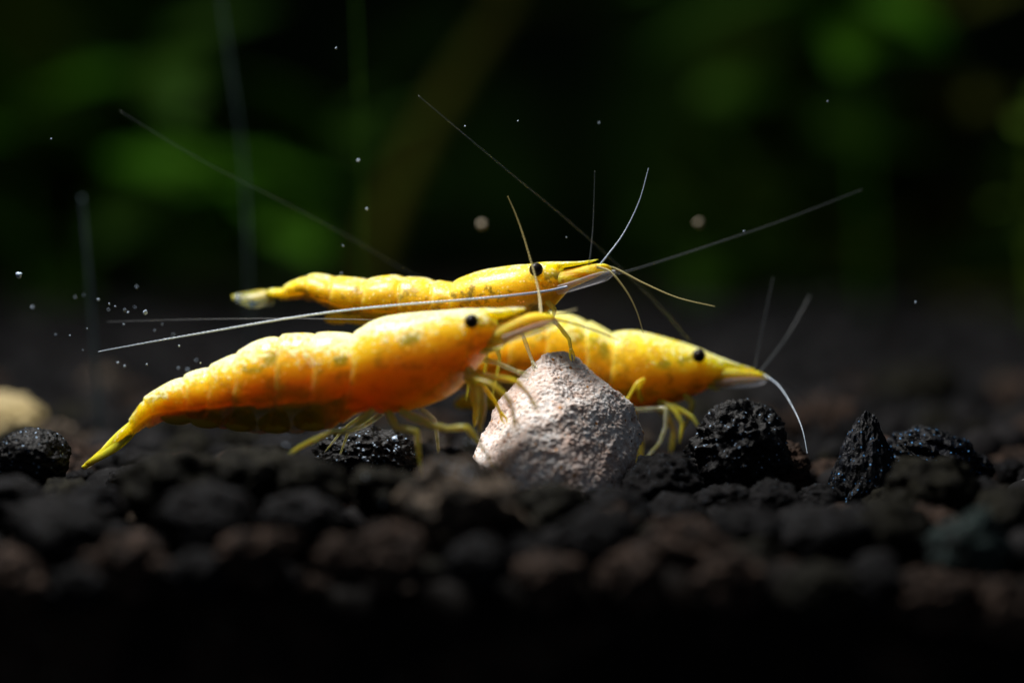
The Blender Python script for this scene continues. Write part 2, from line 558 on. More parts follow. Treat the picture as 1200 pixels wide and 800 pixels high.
# ---------------------------------------------------------------- shrimps
class Shrimp:
    def __init__(self, label, tail, head, base):
        a, b = at(*tail), at(*head)
        d = (b - a); d.z = 0; d.normalize()
        self.f = d
        self.n = Vector((d.y, -d.x, 0))
        if self.n.y > 0: self.n = -self.n            # lateral axis, towards the camera
        self.o = a
        bp_ = self.pt(*base)
        self.base = bp_
        self.root = empty('shrimp', bp_)
        tag(self.root, label, 'shrimp', 'yellow shrimps around the food pellet')

    def pt(self, px, py, off=0.0):
        r = FWD + RIGHT * ((px - 600) / FPX) + UP * ((400 - py) / FPX)
        q = self.o + self.n * off
        s = (q - CAMP).dot(self.n) / r.dot(self.n)
        return CAMP + r * s

    def loft(self, st, n, seg=36, bounds=None, notch=0.012, xcar=None, low=0.25, scallop=0.0):
        """Rings through stations ((top px), (bottom px), half width). Returns V, F, dors, along."""
        S = catmull([[*a, *b, w] for a, b, w in st], n)
        V, F, D, U = [], [], [], []
        self.E = []
        nn = np.array(self.n)
        for k in range(n):
            tx, ty, bx, by, w = S[k]
            w = max(w, 0.004)
            off = 0.0
            sc = 0.0
            ed = 0.0
            if bounds:
                for b0, b1 in zip(bounds[:-1], bounds[1:]):
                    if b0 <= tx < b1: sc = math.sin(math.pi * (tx - b0) / (b1 - b0))
            T, B = np.array(self.pt(tx, ty)), np.array(self.pt(bx, by))
            Mid, A = (T + B) / 2, (T - B) / 2
            la = np.linalg.norm(A) + 1e-9
            for s in range(seg):
                th = 2 * math.pi * s / seg
                c, sn = math.cos(th), math.sin(th)
                off = ed = 0.0
                if bounds:
                    xx = tx - 9.0 * math.sin(math.pi * (1 - c) / 2) + 5.0 * (1 - c)
                    for b in bounds:
                        if xx < b: off = max(off, math.exp(-(b - xx) / 6.0))
                        ed = max(ed, math.exp(-((xx - b - 1.8) / 2.0) ** 2))
                k1 = 1 - notch * off / la
                w2 = w - notch * off
                lat = sn * (1 - low * max(0.0, -c) ** 1.5)
                cc = c
                if c < -0.2 and scallop: cc = c * (1 + scallop * (sc - 0.5) * min(1, (-c - 0.2) * 2))
                V.append(Mid + A * (cc * k1) + nn * (max(w2, 0.003) * lat))
                D.append(c)
                self.E.append(ed)
                U.append(((tx - xcar) / 220.0) if xcar else 0.0)
        for k in range(n - 1):
            for s in range(seg):
                s2 = (s + 1) % seg
                F.append([k * seg + s, k * seg + s2, (k + 1) * seg + s2, (k + 1) * seg + s])
        F.append(list(range(seg))[::-1])
        F.append([(n - 1) * seg + s for s in range(seg)])
        return np.array(V), F, np.array(D), np.array(U)

    def part(self, name, V, F, mat, parent=None):
        V = np.asarray(V) - np.array(self.base)
        return mesh_obj(name, make_mesh(name, V, F), mat, parent or self.root)

    def body(self, st, rost, bounds, xcar, mat):
        v1, f1, d1, u1 = self.loft(st, 260, 48, bounds, 0.022, xcar, 0.3, 0.10)
        E = np.array(self.E)
        v2, f2, d2, u2 = self.loft(rost, 40, 14, None, 0, xcar, 0.2)
        d2 = 0.55 + 0.45 * d2
        V, F = join([(v1, f1), (v2, f2)])
        D, U, E = np.concatenate([d1, d2]), np.concatenate([u1, u2]), np.concatenate([E, np.zeros(len(v2))])
        kd = kdtree.KDTree(len(V))
        for i, p in enumerate(V): kd.insert(p, i)
        kd.balance()
        W, N, G = remeshed(V, F, 0.0078, 1)
        W = W + N * (0.0035 * fbm(W * 9, 3, 5))[:, None]
        me = make_mesh('body', W - np.array(self.base), G)
        ad = me.attributes.new('dors', 'FLOAT', 'POINT')
        au = me.attributes.new('along', 'FLOAT', 'POINT')
        ae = me.attributes.new('rim', 'FLOAT', 'POINT')
        dv, uv, ev = np.empty(len(W), np.float32), np.empty(len(W), np.float32), np.empty(len(W), np.float32)
        for i, p in enumerate(W):
            fs = kd.find_n(p, 3)
            ws = [1 / (q[2] + 1e-4) for q in fs]
            s = sum(ws)
            dv[i] = sum(D[q[1]] * w for q, w in zip(fs, ws)) / s
            ev[i] = sum(E[q[1]] * w for q, w in zip(fs, ws)) / s
            uv[i] = sum(U[q[1]] * w for q, w in zip(fs, ws)) / s
        ad.data.foreach_set('value', dv)
        au.data.foreach_set('value', uv)
        ae.data.foreach_set('value', ev)
        return mesh_obj('body', me, mat, self.root)

    def head_base(self, st, mat):
        """Joined basal segments that carry the feelers."""
        v, f, d, u = self.loft([(a, b, w * 0.8) for a, b, w in st], 50, 24, None, 0, None, 0.1)
        me = make_mesh('feeler_base', v - np.array(self.base), f)
        ad = me.attributes.new('dors', 'FLOAT', 'POINT')
        ad.data.foreach_set('value', (0.0 + 0.4 * d).astype(np.float32))
        au = me.attributes.new('along', 'FLOAT', 'POINT')
        au.data.foreach_set('value', np.full(len(v), 0.6, np.float32))
        return mesh_obj('feeler_base', me, M_BASE, self.root)

    def plate(self, name, pts, off, thick, mat, bend=0.0):
        """Thin rounded blade through an outline traced as (top, bottom) pairs."""
        v, f, d, u = self.loft([(a, b, thick) for a, b in pts], 26, 14, None, 0, None, 0)
        n = np.array(self.n)
        k = np.repeat(np.linspace(0, 1, 26), 14)
        v = v + n * (off + bend * k)[:, None]
        return self.part(name, v, f, mat)

    def eye(self, px, py, rpx, off):
        c = self.pt(px, py, off)
        r = cm(rpx, (c - CAMP).dot(FWD))
        V, F = ico(4)
        n = np.array(self.n)
        V = V * r + n * ((V @ n)[:, None] * r * 0.15)
        e = self.part('eye', V + np.array(c), F, M_EYE)
        q = self.pt(px + 1, py + 2, off * 0.2)
        path = catmull([np.array(q), np.array(c) * 0.5 + np.array(q) * 0.5, np.array(c)], 8)
        v, f = tube(path, np.linspace(r * 0.55, r * 0.8, 8), 12)
        self.part('stalk', v, f, M_STALK, e)
        return e

    def limb(self, name, pts, rad, mat, joints=True, seg=10):
        """Jointed leg: straight segments with soft knees, slightly swollen at each joint."""
        P = [np.array(self.pt(*p)) for p in pts]
        rad = [q * 0.52 for q in rad]
        path, rr = [], []
        m = len(P)
        for i in range(m - 1):
            L = 9
            for k in range(L):
                t = k / L
                p = P[i] * (1 - t) + P[i + 1] * t
                r = rad[i] * (1 - t) + rad[i + 1] * t
                # spindle shaped segments
                path.append(p); rr.append(r * (0.88 + 0.22 * math.sin(math.pi * t)) * (1.12 if joints and k == 0 and i else 1))
        path.append(P[-1]); rr.append(rad[-1] * 0.4)
        path = np.array(path)
        for _ in range(1):
            path[1:-1] = 0.25 * path[:-2] + 0.5 * path[1:-1] + 0.25 * path[2:]
        v, f = tube(path, rr, seg)
        return self.part(name, v, f, mat)

    def claw_limb(self, pts, rad, mat):
        """Front leg that ends in a small two-fingered pincer."""
        o = self.limb('claw_leg', pts, rad, mat)
        a, b = np.array(self.pt(*pts[-2])), np.array(self.pt(*pts[-1]))
        d = (b - a) / np.linalg.norm(b - a)
        n = np.array(self.n)
        s = np.cross(d, n)
        ln = 0.05
        for q in (-1, 1):
            path = catmull([b - d * 0.015, b + d * ln * 0.5 + s * q * 0.012, b + d * ln + s * q * 0.006], 8)
            v, f = tube(path, np.linspace(rad[-1] * 0.7, rad[-1] * 0.15, 8), 8)
            self.part('finger', v, f, mat, o)
        return o

    def feeler(self, name, pts, r0, r1, mat, n=60, bead=0, rp=1.0):
        P = catmull([np.array(self.pt(*p)) for p in pts], n)
        t = np.linspace(0, 1, n)
        r = r0 + (r1 - r0) * t ** rp
        if bead:
            r = r * (1 + 0.22 * np.cos(np.arange(n) * math.pi * 2 / bead))
        v, f = tube(P, r, 7)
        return self.part(name, v, f, mat)

    def fan(self, root_px, tip_px, wpx, mat, matb, spread):
        """Tail fan: pointed telson and two blades on each side."""
        a, b = np.array(self.pt(*root_px)), np.array(self.pt(*tip_px))
        d = b - a
        L = np.linalg.norm(d); d /= L
        n = np.array(self.n)
        up = np.cross(d, n)
        if up[2] < 0: up = -up
        hw = wpx / 220.0
        g = empty('tail_fan', (0, 0, 0))
        g.parent = self.root
        for name, ang, ln, w, drop, m in (('telson', 0, 0.82, 0.55, 0.012, mat), ('tail_blade', 0.5, 1.0, 0.8, 0.0, mat), ('tail_blade', -0.5, 1.0, 0.8, 0.0, mat),
                                          ('tail_blade', 1.0, 0.93, 0.95, -0.022, matb), ('tail_blade', -1.0, 0.93, 0.95, -0.022, matb)):
            k = 22
            e = d * math.cos(ang * spread) + n * math.sin(ang * spread)
            sd = np.cross(up, e)
            # blades roll outwards so that the fan shows a little of its face
            roll = -ang * 0.55
            s2 = sd * math.cos(roll) + up * math.sin(roll)
            u2 = np.cross(e, s2)
            V, F = [], []
            sg = 12
            for i in range(k):
                t = i / (k - 1)
                wd_ = hw * w * (0.30 + 1.5 * t ** 0.8 * (1 - t) ** 0.55 if name != 'telson' else (1 - t) ** 0.8 * 0.6 + 0.1)
                th = 0.016 * (1 - 0.7 * t)
                if t > 0.97: wd_ *= 0.5
                c = a + e * (L * ln * t) + up * (drop * math.sin(math.pi * min(1, t * 1.1)) )
                for s in range(sg):
                    q = 2 * math.pi * s / sg
                    V.append(c + s2 * wd_ * math.cos(q) + u2 * th * math.sin(q) - u2 * 0.02 * math.cos(q) ** 2)
            for i in range(k - 1):
                for s in range(sg):
                    F.append([i * sg + s, i * sg + (s + 1) % sg, (i + 1) * sg + (s + 1) % sg, (i + 1) * sg + s])
            F.append(list(range(sg))[::-1]); F.append([(k - 1) * sg + s for s in range(sg)])
            self.part(name, np.array(V), F, m, g)
        return g

    def swimmeret(self, px, py, length, lean, off, w=0.05):
        a = np.array(self.pt(px, py, off))
        f = np.array(self.f) * (-1)
        d = f * math.sin(lean) + np.array([0, 0, -math.cos(lean)])
        path = catmull([a, a + d * length * 0.5, a + d * length + f * 0.05], 12)
        r = np.array([0.5, 0.7, 0.9, 1, 1, 1, 0.97, 0.9, 0.8, 0.65, 0.45, 0.2]) * w
        v, fc = tube(path, r, 10, flat=0.35)
        return self.part('swimmeret', v, fc, M_SWIM)


# ---- the deep orange shrimp in front, head over the pellet
A = Shrimp('large golden orange shrimp standing left of the pellet with its cream mottled back arched', (110, 530, 15.05), (600, 400, 14.70), (450, 540))
stA = [((118, 527), (121, 533), .02), ((132, 513), (140, 524), .04), ((146, 497), (156, 512), .06), ((158, 480), (174, 502), .08), ((167, 466), (189, 495), .10), ((190, 451), (208, 492), .13), ((217, 438), (229, 495), .16),
       ((245, 427), (250, 499), .18), ((278, 411), (277, 504), .20), ((300, 399), (302, 506), .21), ((327, 392), (330, 507), .22), ((355, 390), (356, 505), .22),
       ((387, 389), (384, 501), .22), ((412, 389), (406, 494), .212), ((421, 385), (421, 487), .215), ((434, 377), (437, 485), .225), ((451, 371), (453, 487), .235),
       ((478, 367), (480, 484), .235), ((514, 364), (508, 475), .22), ((536, 362), (532, 463), .19), ((551, 361), (550, 445), .165), ((563, 363), (565, 424), .13),
       ((573, 368), (578, 408), .09), ((582, 376), (587, 399), .05)]
roA = [((520, 366), (520, 384), .04), ((540, 362), (542, 379), .06), ((558, 361), (563, 375), .05), ((580, 361), (584, 374), .038), ((600, 360), (602, 369), .026), ((616, 360), (616, 363), .008)]
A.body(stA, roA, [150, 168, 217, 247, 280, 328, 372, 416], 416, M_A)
A.head_base([((556, 390), (560, 418), .11), ((575, 384), (582, 411), .10), ((592, 377), (597, 400), .085), ((610, 370), (614, 391), .07), ((628, 366), (632, 385), .05), ((648, 369), (648, 378), .02)], M_A)
A.plate('feeler_scale', [((590, 392), (594, 402)), ((610, 385), (612, 397)), ((630, 378), (632, 391)), ((648, 374), (646, 384)), ((654, 377), (653, 380))], 0.08, .012, M_SCALE, -0.02)
A.plate('feeler_scale', [((590, 392), (594, 402)), ((610, 385), (612, 397)), ((630, 378), (632, 391)), ((648, 374), (646, 384)), ((654, 377), (653, 380))], -0.08, .012, M_SCALE, 0.02)
A.eye(552.5, 376.3, 8.6, 0.155)
A.eye(556, 376, 8.4, -0.17)
A.fan((166, 488), (98, 546), 8, M_FAN, M_FAN, 0.16)
A.feeler('feeler', [(634, 370, -.02), (632, 345, -.16), (624, 312, -.26), (613, 275, -.32), (604, 250, -.35), (595, 230, -.37)], .007, .002, M_FEELY, 200, 4)
A.feeler('feeler', [(640, 372, -.03), (668, 378, -.06), (700, 388, -.10), (726, 399, -.12)], .007, .003, M_FEELB, 40)
A.feeler('antenna', [(632, 384, -.10), (600, 382, -.28), (520, 378, -.34), (430, 374.5, -.38), (320, 373, -.46), (210, 374.5, -.52), (125, 377, -.56)], .004, .002, M_FEELD, 90)
A.feeler('feeler', [(648, 368, .0), (660, 366, 0.05), (676, 362, .08)], .006, .002, M_FEELY, 20)
for px, py in ((216, 488), (250, 492), (290, 496), (330, 498), (372, 495)):
    for sgn in (1, -1):
        A.swimmeret(px + 8, py - 8, 0.12, 1.25, 0.07 * sgn, 0.066)
A.limb('leg', [(437, 480, .12), (412, 504, .18), (388, 506, .22), (352, 523, .26), (318, 546, .30), (303, 556, .32)], [.040, .034, .028, .024, .015, .006], M_LEG)
A.limb('leg', [(455, 482, .12), (464, 501, .20), (489, 505, .26), (491, 530, .28), (494, 562, .30)], [.040, .034, .028, .022, .006], M_LEG)
A.limb('leg', [(470, 482, .13), (503, 497, .22), (525, 502, .26), (547, 500, .28), (560, 516, .29), (580, 548, .30)], [.042, .037, .032, .030, .022, .006], M_LEG)
A.limb('leg', [(492, 478, -.10), (510, 492, -.16), (513, 518, -.19), (516, 556, -.2)], [.030, .024, .018, .005], M_LEGC)
A.limb('leg', [(448, 484, -.12), (428, 498, -.18), (408, 506, -.2), (396, 540, -.22)], [.032, .026, .018, .005], M_LEGC)
A.limb('leg', [(430, 482, -.12), (420, 490, -.16), (402, 503, -.2), (380, 530, -.22)], [.03, .022, .016, .005], M_LEGC)
A.claw_limb([(545, 436, .10), (576, 441, .17), (604, 446, .18), (618, 460, .17), (625, 472, .16)], [.036, .030, .026, .024, .014], M_LEGO)
A.claw_limb([(545, 442, .13), (576, 450, .22), (590, 461, .25), (600, 476, .25), (603, 493, .24)], [.036, .032, .027, .026, .014], M_LEGO)
A.claw_limb([(546, 432, -.06), (566, 421, -.10), (582, 425, -.12), (610, 437, -.13)], [.030, .028, .024, .018], M_LEGC)
A.claw_limb([(542, 440, -.10), (566, 452, -.16), (580, 470, -.18), (588, 486, -.18)], [.030, .026, .022, .014], M_LEGO)
A.limb('mouth_leg', [(548, 430, .09), (561, 452, .16), (565, 478, .18), (562, 506, .17)], [.046, .052, .044, .012], M_LEG)
A.limb('mouth_leg', [(546, 432, -.06), (555, 455, -.09), (558, 480, -.10), (556, 500, -.09)], [.040, .044, .036, .012], M_LEG)
A.limb('mouth_leg', [(560, 412, .07), (580, 410, .10), (592, 405, .11)], [.032, .024, .006], M_LEG)

# ---- the golden shrimp behind, stretched above the other two
B = Shrimp('slender golden shrimp behind the others with fan of fine feelers and clear tail fan', (280, 345, 15.85), (700, 320, 15.18), (560, 420))
stB = [((312, 338), (314, 347), .045), ((330, 336), (334, 351), .07), ((345, 328), (352, 351), .10), ((365, 320.5), (371, 354), .13), ((390, 323), (390, 365), .155),
       ((410, 325), (410, 371), .165), ((430, 326), (430, 376), .17), ((445, 324), (445, 379), .18), ((462, 322), (462, 382), .18), ((480, 324), (480, 384), .18),
       ((497, 325), (497, 385), .175), ((512, 328), (514, 384), .17), ((531, 329), (530, 382), .17), ((543, 324), (542, 382), .18), ((563, 317), (562, 384), .185),
       ((585, 313), (584, 384), .185), ((611, 310), (608, 381), .17), ((630, 309), (633, 372), .14), ((645, 310), (651, 358), .10), ((656, 314), (664, 344), .06), ((664, 319), (671, 336), .03)]
roB = [((600, 313), (602, 328), .04), ((622, 309), (625, 322), .055), ((641, 306.5), (643, 317), .045), ((667, 306), (668, 313), .03), ((688, 305), (688, 309), .016), ((702, 303), (702, 304.5), .006)]
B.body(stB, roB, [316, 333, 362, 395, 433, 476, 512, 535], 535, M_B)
B.head_base([((636, 322), (642, 350), .10), ((652, 318), (660, 342), .085), ((672, 314), (680, 333), .065), ((692, 309.5), (698, 325), .045), ((708, 309), (710, 319), .025), ((717, 313), (717, 317), .008)], M_B)
for sgn in (1, -1):
    B.plate('feeler_scale', [((655, 334), (658, 345)), ((675, 328), (678, 339)), ((695, 321), (698, 333)), ((710, 317), (709, 329)), ((719, 317), (718, 321))], .07 * sgn, .010, M_SCALE, -.02 * sgn)
B.eye(628.3, 315.7, 8.0, .155)
B.eye(631, 315, 7.8, -.155)
B.fan((320, 344), (275, 345), 18, M_FANG, M_FANB, 0.5)
# the bright beaded antenna swept back past the tails
B.feeler('antenna', [(664, 336, .09), (640, 341, .22), (600, 346, .36), (540, 351.5, .46), (470, 357, .56), (400, 364, .66), (330, 374, .76), (260, 386, .84), (180, 400, .92), (115, 412, .98)], .0062, .0025, M_FEELP, 520, 4, 2.5)
B.feeler('antenna', [(706, 322, -.06), (730, 319, -.15), (780, 304, -.35), (850, 281, -.55), (920, 257, -.75), (1010, 222, -1.0)], .008, .003, M_FEELD, 70)
B.feeler('feeler', [(690, 311, .02), (692, 296, .0), (695, 262, -.06), (697, 200, -.14)], .006, .0015, M_FEELD, 50)
B.feeler('feeler', [(704, 309, .02), (712, 299, .0), (731, 273, -.06), (749, 236, -.12), (760, 197, -.16)], .0055, .002, M_FEELP, 200, 4)
B.feeler('feeler', [(700, 313, .04), (716, 319, .05), (734, 341, .06), (746, 364, .07), (754, 390, .08)], .0075, .002, M_FEELY, 200, 4)
B.feeler('feeler', [(704, 311, .0), (722, 315, .0), (755, 332, .0), (795, 349, .0), (838, 359, .0)], .007, .002, M_FEELY, 200, 4)
B.claw_limb([(606, 376, .08), (614, 396, .12), (620, 413, .16), (625, 426, .2)], [.024, .022, .02, .014], M_LEGC)
B.claw_limb([(640, 366, .05), (656, 383, .08), (667, 397, .10), (669.5, 412, .12)], [.028, .022, .020, .014], M_LEGO)
for i, px in enumerate((560, 575, 590)):
    for sgn in (1, -1):
        B.limb('leg', [(px, 376, .1 * sgn), (px - 12, 396, .15 * sgn), (px - 4, 420, .17 * sgn), (px - 14, 470, .18 * sgn)], [.028, .024, .018, .005], M_LEG)
for px in (400, 425, 450, 475, 500):
    for sgn in (1, -1):
        B.swimmeret(px + 6, 366, 0.09, 1.1, 0.06 * sgn)
B.limb('mouth_leg', [(640, 352, .06), (650, 362, .08), (648, 374, .08)], [.03, .026, .008], M_LEG)

# ---- the lemon shrimp behind the pellet
C = Shrimp('lemon yellow shrimp behind the pellet with its head pointing to the black stones', (500, 430, 16.02), (890, 440, 15.72), (740, 530))
stC = [((478, 432), (484, 444), .05), ((495, 421), (503, 447), .09), ((520, 406), (526, 453), .13), ((550, 391), (553, 459), .155), ((585, 379), (585, 463), .17),
       ((620, 369), (619, 467), .18), ((645, 366), (643, 471), .185), ((668, 369), (664, 475), .19), ((693, 377), (687, 478), .19), ((711, 386), (704, 479), .18),
       ((721, 389), (715, 479), .18), ((735, 387.5), (728, 481), .19), ((755, 389), (747, 481), .195), ((779, 395), (769, 478), .185), ((800, 401), (791, 474), .165),
       ((820, 408), (812, 465), .135), ((834, 415), (830, 456), .10), ((846, 422), (846, 450), .06), ((854, 429), (856, 445), .03)]
roC = [((790, 401), (788, 416), .04), ((815, 407), (814, 422), .055), ((832, 413), (830, 425), .045), ((850, 420.5), (849, 430), .032), ((868, 427), (867, 433), .018), ((886, 431.5), (886, 433.5), .006)]
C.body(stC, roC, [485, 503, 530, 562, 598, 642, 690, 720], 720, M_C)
C.head_base([((828, 424), (832, 457), .095), ((845, 426), (848, 454), .08), ((862, 429), (864, 450), .06), ((878, 432), (880, 448), .04), ((892, 436), (892, 445), .022), ((901, 441), (901, 444), .008)], M_C)
for sgn in (1, -1):
    C.plate('feeler_scale', [((838, 444), (840, 453)), ((855, 442), (857, 454)), ((872, 441), (874, 453)), ((888, 441), (889, 451)), ((898, 443), (898, 447))], .065 * sgn, .010, M_SCALE, -.02 * sgn)
C.eye(819, 416.5, 7.7, .135)
C.eye(822, 416, 7.6, -.135)
C.fan((482, 438), (440, 452), 22, M_FANB, M_FAN, 0.3)
C.feeler('feeler', [(884, 434, .0), (888, 412, -.05), (896, 372, -.1), (906, 325, -.2)], .004, .002, M_FEELD, 40)
C.feeler('feeler', [(890, 436, .02), (906, 416, -.1), (926, 388, -.25), (949, 346, -.4)], .007, .003, M_FEELD, 50)
C.feeler('feeler', [(895, 439, .03), (912, 451, .15), (928, 475, .3), (940, 502, .45), (946, 531, .55)], .0038, .0018, M_FEELP, 200, 4)
C.feeler('feeler', [(895, 440, -.02), (915, 448, -.1), (942, 466, -.3), (972, 496, -.5)], .007, .003, M_FEELD, 40)
C.feeler('antenna', [(838, 436, -.08), (815, 408, -.16), (780, 366, -.05), (735, 321, .12), (670, 262, .35), (590, 196, .5), (490, 112, .55)], .010, .0025, M_FEELD, 90)
C.feeler('antenna', [(838, 440, -.09), (760, 420, -.26), (660, 385, -.30), (560, 352, -.28), (485, 322, -.18), (425, 287, -.05), (350, 246, .1), (240, 190, .3), (140, 130, .45)], .004, .002, M_FEELD, 90)
C.claw_limb([(752, 470, .15), (748, 455, .2), (755, 444, .22), (746, 449, .25), (735, 468, .28)], [.026, .022, .022, .018, .012], M_LEGO)
C.limb('leg', [(730, 477, .12), (748, 480, .18), (781, 478, .24), (780, 500, .26), (773, 519, .28), (753, 541, .30)], [.030, .026, .024, .022, .020, .008], M_LEGC)
C.limb('leg', [(772, 470, .12), (790, 476, .17), (811, 488, .2), (824, 508, .22)], [.034, .030, .026, .010], M_LEG)
C.limb('leg', [(776, 470, .14), (792, 482, .2), (800, 497, .22), (796, 520, .24)], [.034, .030, .026, .012], M_LEG)
C.limb('leg', [(765, 472, -.10), (784, 490, -.15), (790, 505, -.16), (786, 530, -.17)], [.032, .028, .024, .012], M_LEG)
C.limb('leg', [(745, 474, -.12), (740, 495, -.16), (752, 520, -.17), (748, 545, -.17)], [.032, .028, .022, .012], M_LEG)
C.limb('mouth_leg', [(802, 462, .08), (812, 472, .1), (806, 492, .1), (798, 506, .1)], [.034, .034, .026, .01], M_LEG)
C.limb('mouth_leg', [(830, 452, .05), (840, 456, .06), (846, 452, .06)], [.028, .02, .006], M_LEG)
for px in (560, 590, 620, 650, 680):
    for sgn in (1, -1):
        C.swimmeret(px, 464, 0.10, 1.0, 0.08 * sgn)

# ---------------------------------------------------------------- food pellet
pv = [(637, 414, .02), (652, 410, .1), (672, 417, .2), (742, 474, .04), (755, 508, .06), (730, 575, -.05),
      (653, 462, -.22), (660, 480, -.29), (622, 500, -.35), (590, 548, -.46), (716, 456, .0), (551, 540, -.06), (556, 558, -.12), (563, 507, .02), (585, 472, .04), (612, 441, .06),
      (604, 584, -.54), (690, 590, -.47), (728, 584, -.2), (600, 582, .2), (562, 548, .15), (696, 440, .28), (742, 500, .25), (722, 578, .25), (625, 435, .22), (680, 470, .38)]
bm = bmesh.new()
for px, py, d in pv: bm.verts.new(at(px, py, 15.15 + d))
bmesh.ops.convex_hull(bm, input=bm.verts)
bmesh.ops.delete(bm, geom=[v for v in bm.verts if not v.link_faces], context='VERTS')
bm.verts.index_update()
V = np.array([v.co[:] for v in bm.verts])
F = [[v.index for v in f.verts] for f in bm.faces]
bm.free()
W, N, G = remeshed(V, F, 0.0066, 2)
h = 0.016 * fbm(W * 4.0, 3, 21) + 0.007 * fbm(W * 16, 2, 31) + 0.009 * fbm(W * 75, 2, 41, 0.8)
pits = np.clip(vnoise(W * 9, 51) - 0.35, 0, 1)
h = h - 0.02 * pits
W = W + N * h[:, None]
pb = at(650, 575, 15.2)
pel = mesh_obj('food_pellet', make_mesh('food_pellet', W - np.array(pb), G), M_PELLET, None, pb)
tag(pel, 'crumbly pale pinkish white food pellet that the shrimps gather round', 'food pellet')


# ---------------------------------------------------------------- stones and soil granules
def lump(seed, sub=4, rough=0.10, ridged=0.0, squash=(1, 1, 1), fine=0.03):
    V, F = ico(sub)
    r = 1 + rough * fbm(V * 1.6 + seed * 3.1, 4, seed) + fine * fbm(V * 7 + seed, 3, seed + 7)
    if ridged: r = r + ridged * fbm(V * 2.4 + seed, 4, seed + 3, 0.55, True)
    return V * r[:, None] * np.array(squash), F


def gnarl(name, label, seed, px, py, depth, size, rough, ridged, mat, fine=0.05, sub=6, sharp=None, rz=0.0, layers=0.0):
    V, F = ico(sub)
    r = 1 + rough * fbm(V * 1.5 + seed * 3.1, 3, seed) + ridged * fbm(V * 3.0 + seed, 4, seed + 3, 0.6, True) + fine * fbm(V * 13, 3, seed + 9)
    V = V * r[:, None]
    if sharp:                                   # pull into a leaning point
        k = np.clip((V[:, 2] + 1) / 2, 0, 1.2)
        V[:, 0] = V[:, 0] * (1 - sharp[0] * k) + sharp[1] * k
        V[:, 1] = V[:, 1] * (1 - sharp[0] * k)
    if layers:                                  # slaty ledges
        V[:, 2] += layers * np.sin(V[:, 2] * 14 + V[:, 0] * 2.2 + 2 * vnoise(V * 1.5, seed))
        lat = 1 + 1.6 * layers * np.cos(V[:, 2] * 15 + V[:, 0] * 2.5)
        V[:, 1] *= lat
    c, s = math.cos(rz), math.sin(rz)
    V = V * np.array(size)
    V = np.stack([V[:, 0] * c - V[:, 2] * s, V[:, 1], V[:, 0] * s + V[:, 2] * c], 1)
    o = mesh_obj(name, make_mesh(name, V, F), mat, None, at(px, py, depth))
    tag(o, label, 'stone')
    return o


gnarl('lava_stone', 'rough pitted black stone under the snout of the lemon shrimp', 5, 866, 530, 15.25, (.25, .24, .25), .18, .22, G_GLOSS, .07)
gnarl('brown_stone', 'reddish brown pitted stone leaning on the rough black stone', 12, 918, 552, 15.5, (.14, .16, .15), .15, .16, G_BROWN, .06)
gnarl('pointed_stone', 'tall pointed black stone with blue glints', 23, 1012, 560, 15.2, (.24, .22, .33), .12, .14, G_BLUE, .07, sharp=(.62, .04))
gnarl('layered_stone', 'jagged slaty black stone with ledges beside the pointed stone', 31, 1092, 538, 15.45, (.24, .2, .14), .14, .2, G_BLUE, .06, rz=-.22, layers=.06)
gnarl('slate_chip', 'small slaty chip beyond the slaty black stone', 37, 1137, 549, 15.5, (.12, .12, .08), .15, .2, G_BLUE, .06, rz=-.1, layers=.05)
gnarl('wet_stone', 'glossy black stone with flecks behind the tail of the orange shrimp', 44, 38, 538, 15.1, (.19, .2, .16), .12, .1, G_GLOSS, .05)
gnarl('cream_stone', 'cream coloured rounded stone behind the glossy black stone', 49, 4, 500, 17.4, (.22, .2, .18), .35, .16, G_CREAM, .06)
gnarl('crusty_stone', 'black stone crusted with white crumbs under the legs of the orange shrimp', 57, 432, 538, 15.25, (.26, .2, .17), .14, .16, G_GLOSS, .06)
gnarl('driftwood_chip', 'mossy brown lump on the soil far behind the pointed stone', 61, 1075, 470, 19.5, (.30, .3, .24), .2, .2, G_OLIVE, .05)

LBL = {'black': 'matte black soil granule', 'olive': 'dull olive soil granule',
       'brown': 'crumbly reddish brown soil granule', 'tan': 'crusted pale tan soil granule', 'teal': 'pale teal soil granule'}
MAT = {'black': G_BLACK, 'olive': G_OLIVE, 'brown': G_BROWN, 'tan': G_TAN, 'teal': G_TEAL}
protos = {}
for kname in MAT:
    protos[kname] = []
    for q in range(5):
        rough = {'black': .34, 'olive': .36, 'brown': .55, 'tan': .50, 'teal': .4}[kname]
        V, F = lump(100 + q * 7 + len(kname), 5, rough, 0.16 if rough > .38 else 0.10, (1, random.uniform(.85, 1.1), random.uniform(.78, .98)), 0.10)
        me = make_mesh('soil_granule', V, F)
        me.materials.append(MAT[kname])
        protos[kname].append(me)
placed = []


def granule(p, r, kname, label=None):
    me = random.choice(protos[kname])
    o = bpy.data.objects.new('soil_granule', me)
    COL.objects.link(o)
    o.location = p
    o.scale = (r * random.uniform(.88, 1.14), r * random.uniform(.9, 1.1), r * random.uniform(.9, 1.08))
    o.rotation_euler = (random.uniform(-.3, .3), random.uniform(-.3, .3), random.uniform(0, 6.28))
    if label is None:
        size = 'small' if r < .12 else 'large'
        place, g = ('along the front edge of the soil', 'front') if p[1] < -1.1 else ('just in front of the shrimps', 'near') if p[1] < -.3 else ('beside and under the shrimps', 'middle') if p[1] < .7 else ('behind the shrimps', 'back') if p[1] < 2.5 else ('far behind the shrimps', 'far')
        tag(o, '%s %s %s' % (size, LBL[kname], place), 'soil granule', '%s %s granules %s' % (size, kname, g))
    else:
        tag(o, label, 'soil granule', kname + ' soil granules')
    placed.append((p[0], p[1], p[2], r))


